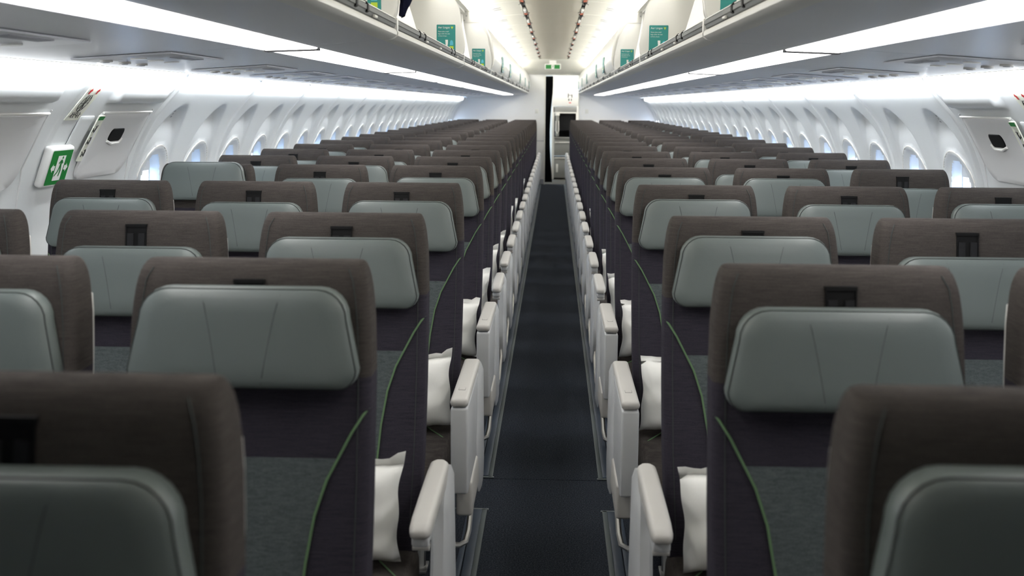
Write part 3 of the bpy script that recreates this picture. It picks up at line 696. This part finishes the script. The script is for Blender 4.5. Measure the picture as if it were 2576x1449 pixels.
    def outline(gx, dz=0, n_=7):
        top, bot, r1, r2 = .178-gx, .196-gx, .050, .030; z1, z0 = -gx, -.165+gx
        pts = []
        for (cx_, cz_, r, a0) in ((top-r1, z1-r1, r1, 0), (-top+r1, z1-r1, r1, 90), (-bot+r2, z0+r2, r2, 180), (bot-r2, z0+r2, r2, 270)):
            for k in range(n_):
                a = math.radians(a0+90*k/(n_-1)); pts.append((cx_+r*math.cos(a), cz_+r*math.sin(a)))
        # widen the long sides so that they stay straight, densify
        out = []
        for i in range(len(pts)):
            p, q = pts[i], pts[(i+1) % len(pts)]; d_ = math.hypot(q[0]-p[0], q[1]-p[1]); m_ = max(1, int(d_/.03))
            for k in range(m_): out.append((p[0]+(q[0]-p[0])*k/m_, p[1]+(q[1]-p[1])*k/m_))
        return out
    base = outline(0)
    def ring(f, dy, dx=0):
        cz_ = -.0825; return [(x*f, .20*(cz_+(z-cz_)*f)+dy, cz_+(z-cz_)*f) for x, z in base]
    b = MB(); secs = [ring(.97, -.002), ring(.995, -.010), ring(1.0, -.022), ring(.995, -.034), ring(.982, -.040), ring(.97, -.0425), ring(.93, -.0475), ring(.80, -.052), ring(.5, -.053), ring(.2, -.053), ring(.02, -.053)]
    b.loft(secs); hd = b.build('headrest', MT['leather'], t, 60); hd.location = (0, hy, hz)
    b = MB(); b.tube(ring(.984, -.0405), .0013, 5, closed=True); b.build('edge_seam', MT['seam'], hd)
    for s in (-1, 1):
        b = MB(); b.tube([(s*(.066-.030*(k/10)**.8), -.20*(.010+.0146*k)-(.0485 if k in (0, 10) else .0525), -.010-.0146*k) for k in range(11)], .0010, 5); b.build('stitching', MT['stitch'], hd)
    # seat cushion
    b = MB(); secs = []
    for (y, z0, z1, h) in ((-.16, .27, .385, .19), (-.175, .262, .392, .200), (-.25, .255, .388, .210), (-.45, .262, .392, .213), (-.585, .268, .396, .212), (-.635, .275, .388, .208), (-.66, .290, .365, .2), (-.667, .31, .34, .185)):
        z0 -= .03; z1 -= .03
        secs.append([(x, y, z) for x, z in rrect(h, (z1-z0)/2, min(.03, (z1-z0)/2-.001), 4, 0, (z0+z1)/2)])
    b.loft(secs); cu = b.build('seat_cushion', MT['cap'], t, 60)
    for s in (-1, 1):
        b = MB(); b.tube([(s*.085, -.20, .3645), (s*.12, -.27, .3625), (s*.165, -.34, .360), (s*.212, -.40, .342)], .0022, 5); b.build('cushion_piping', MT['green'], cu)
    # frame: cross tube, legs
    b = MB(); b.tube([(-.215, -.50, .225), (.215, -.50, .225)], .022, 10); b.tube([(-.215, -.22, .225), (.215, -.22, .225)], .022, 10); b.box(-.2, .2, -.6, -.18, .222, .245, .004); b.build('seat_frame', MT['dark'], t)
    for (y0, y1) in ((-.50, -.56), (-.22, -.10)):
        b = MB(); b.tube([(side*.12, y0, .225), (side*.12, (y0+y1)/2, .11), (side*.12, y1, .0)], .015, 8); b.box(side*.12-.022, side*.12+.022, y1-.04, y1+.04, 0, .012, .003); b.build('leg', MT['metal'], t)
    # armrest on the window side of every seat
    def arm_mesh(xc, wd, m):
        b = MB(); secs = []
        for (y, h, zt_, zb_) in ((-.185, .7, .588, .555), (-.20, .95, .590, .545), (-.26, 1., .590, .54), (-.42, 1., .589, .548), (-.53, 1., .587, .553), (-.57, .96, .584, .552), (-.588, .82, .578, .556), (-.593, .5, .572, .562)):
            secs.append([(xc+x, y, z) for x, z in rrect(wd/2*h, (zt_-zb_)/2, min(.012, (zt_-zb_)/2-.0005), 4, 0, (zt_+zb_)/2)])
        b.loft(secs); return b.build('armrest', m, t, 60)
    if arm is None:
        a_ = arm_mesh(side*.255, .044, MT['armpad'])
        b = MB(); b.box(side*.255-.014, side*.255+.014, -.30, -.20, .22, .552, .006); b.build('arm_post', MT['dark'], a_)
    if arm == 'normal':
        a_ = arm_mesh(side*.2545, .047, MT['armpad'])
        b = MB(); b.box(side*.2545-.018, side*.2545+.018, -.578, -.25, .533, .556, .006); b.build('arm_base', MT['arm'], a_)
        b = MB(); b.tube([(side*.235, -.545, .522), (side*.27, -.545, .522)], .008, 8); b.build('recline_button', MT['shell'], a_)
    if arm == 'box':
        b = MB(); b.box(*sorted((side*.228, side*.279)), -.70, -.20, .30, .562, .008, seg=3); a_ = b.build('armrest', MT['arm'], t)
        b = MB(); b.box(*sorted((side*.227, side*.280)), -.702, -.195, .564, .590, .011, seg=3); l_ = b.build('lid', MT['armpad'], a_)
        b = MB(); b.box(*sorted((side*.243, side*.2435)), -.60, -.575, .5885, .5906); b.box(*sorted((side*.263, side*.2635)), -.60, -.575, .5885, .5906); b.box(*sorted((side*.243, side*.2635)), -.6015, -.6005, .5885, .5906); b.build('lid_catch', MT['seam'], l_, 0)
        b = MB(); b.box(*sorted((side*.236, side*.285)), -.62, -.24, .20, .31, .010, seg=3); b.build('hinge_cover', MT['armpad'], a_)
    if arm:
        # aisle-side end panel
        xs = sorted((side*.247, side*.285)) if arm == 'normal' else sorted((side*.252, side*.288))
        prof = [(-.19, .578), (-.25, .566), (-.30, .548), (-.325, .52), (-.335, .44), (-.36, .36), (-.375, .30), (-.35, .22), (-.30, .16), (-.22, .13), (-.13, .14), (-.10, .2), (-.12, .4), (-.14, .56)]
        b = MB(); cy_, cz_ = -.23, .36
        def scp(f): return [(cy_+(y-cy_)*f, cz_+(z-cz_)*f) for y, z in prof]
        b.loft([[(xs[0], y, z) for y, z in scp(.9)], [(xs[0]+.008, y, z) for y, z in scp(1)], [(xs[1]-.008, y, z) for y, z in scp(1)], [(xs[1], y, z) for y, z in scp(.9)]]); b.build('end_panel', MT['arm'], t, 50)
        b = MB(); b.tube([(side*.12, -.60, .10), (side*.245, -.60, .10), (side*.262, -.585, .105), (side*.268, -.55, .125), (side*.270, -.40, .20), (side*.262, -.33, .235)], .0095, 8); b.build('luggage_bar', MT['metal'], t)
    return t
NEED = {0: 'CD', 1: 'BCDE', 2: 'ABCDE'}
XC = dict(A=-1.5208, B=-1.0108, C=-.5008, D=.5008, E=1.0108, F=1.5208)
COLN = dict(A='left window place', B='left middle place', C='left aisle place', D='right aisle place', E='right middle place', F='right window place')
# headrest top below the seat top, read per seat; others vary a little
HO = {(0, 'C'): .078, (0, 'D'): .062, (1, 'B'): .055, (1, 'C'): .044, (1, 'D'): .068, (1, 'E'): .06, (2, 'A'): .07, (2, 'B'): .087, (2, 'C'): .06, (2, 'D'): .047, (2, 'E'): .091,
      (3, 'A'): .063, (3, 'B'): .073, (3, 'C'): .064, (3, 'D'): .05, (3, 'E'): .063, (3, 'F'): .056, (4, 'A'): -.004, (4, 'B'): .063, (4, 'C'): .056, (4, 'D'): .047}
protos = {}
for r in range(23):
    for c in NEED.get(r, 'ABCDEF'):
        side = 1 if c in 'ABC' else -1
        arm = ('box' if r in (3, 4) else 'normal') if c in 'CD' else None
        key = (side, arm)
        if key not in protos:
            protos[key] = t = build_seat(side, arm)
        else:
            t = copy_tree(protos[key])
        t.location = (XC[c], ROWY[r], 0)
        off = HO.get((r, c), .045+.045*random.random())-.008
        for ch in t.children:
            if ch.name.startswith('headrest'):
                ch.location = (0, yf(TOPZ-off), TOPZ-off)
        if r < 12: where = ('nearest row' if r == 0 else ORD[r]+' row from front')
        else: where = 'last row before the rear wall' if r == 22 else ORD[22-r]+' row before the last'
        ex = ''
        if (r, c) == (4, 'A'): ex = ' with raised headrest'
        elif arm == 'box': ex = ' with boxy white armrest'
        tag(t, 'grey-brown seat%s, %s, %s' % (ex, COLN[c], where), 'seat', 'aircraft seats in rows')
# faint embossed clover on the left aisle headrests
em = None
for o in [o for o in bpy.data.objects if o.name.startswith('aircraft_seat') and abs(o.location.x+.5008) < .01 and ROWY[0] < o.location.y < 5.0]:
    h = [c for c in o.children if c.name.startswith('headrest')][0]
    if em is None:
        b = MB()
        for a in (90, 210, 330):
            cx_, cz_ = .010*math.cos(math.radians(a)), .010*math.sin(math.radians(a))
            b.tube([(cx_+.007*math.cos(2*PI*i/12), 0, cz_+.007*math.sin(2*PI*i/12)) for i in range(12)], .0010, 4, closed=True)
        em = b.build('emblem', MT['leather'], h); e = em
    else: e = em.copy(); C.objects.link(e); e.parent = h
    e.location = (.140, -.20*.125-.0492, -.125); e.rotation_euler = (-.2, 0, .06)

# ------------------------------------------------------------------ pillows on the aisle seats
def pillow_mesh(seed):
    rnd = random.Random(seed); b = MB(); n_ = 22; W_, H_, T_ = .172, .108, .05
    ph = [rnd.uniform(0, 6) for _ in range(6)]
    def P(u, v, s):
        e = (1-abs(u)**5)*(1-abs(v)**5); th = T_*max(0, e)**.6
        pin = 1+.05*(abs(u)*abs(v))**3-.05*(1-abs(u))*0
        wob = .005*math.sin(5*u+ph[0])*math.cos(4*v+ph[1])+.003*math.sin(11*u*v+ph[2])
        x = u*W_*pin*(1-.05*(1-v*v)*0)+.0025*math.sin(6*v+ph[3])*abs(u); z = v*H_*pin+.003*math.sin(5*u+ph[4])*abs(v)+.0015*math.sin(17*u+ph[5])*abs(v)
        return (x, s*(th+wob*max(0, e)), z)
    for s in (-1, 1):
        vs = [P(-1+2*i/n_, -1+2*j/n_, s) for j in range(n_+1) for i in range(n_+1)]
        b.add(vs, [(j*(n_+1)+i, j*(n_+1)+i+1, (j+1)*(n_+1)+i+1, (j+1)*(n_+1)+i) for j in range(n_) for i in range(n_)])
    # flat sealed flap of the wrapper along the top and the open side
    top = [P(-1+2*i/n_, 1, 1) for i in range(n_+1)]; up_ = [(p[0]*1.02, -.006+.006*math.sin(i*1.3+ph[0]), p[2]+.014+.006*rnd.random()+(.010 if i > n_-2 else 0)) for i, p in enumerate(top)]
    b.loft([top, up_], False, closed=False)
    o = b.build('pillow', MT['pillow'], None, 70)
    bm = bmesh.new(); bm.from_mesh(o.data); bmesh.ops.remove_doubles(bm, verts=bm.verts[:], dist=2e-4); bmesh.ops.recalc_face_normals(bm, faces=bm.faces[:]); bm.to_mesh(o.data); bm.free(); o.data.shade_smooth()
    return o
pil = [pillow_mesh(i) for i in range(4)]; used = 0
PL = [(-1, r, dx) for r, dx in ((2, -.02), (3, .0), (4, .01), (5, .01), (6, .015), (7, .012), (9, .01), (10, .012), (13, .01))]+[(1, r, dx) for r, dx in ((2, -.012), (3, .0), (4, .0), (5, .01), (6, .012), (9, .0), (13, .0))]
for (s, r, dx) in PL:
    o = pil[used] if used < 4 else pil[used % 4].copy()
    if used >= 4: C.objects.link(o)
    used += 1
    inw = s*.5008-s*dx-s*.012
    o.location = (inw, ROWY[r]+yf(.48)-.096-(.012 if (s, r) == (-1, 6) else 0), .485+(.004 if (s, r) == (-1, 6) else 0)); o.rotation_euler = (-.24, .05*math.sin(r*2+s), .04*math.sin(r*3))
    tag(o, 'white pillow on the aisle seat %s of the aisle, %s row from front' % ('left' if s < 0 else 'right', ORD[r]), 'pillow', 'pillows on the aisle seats')
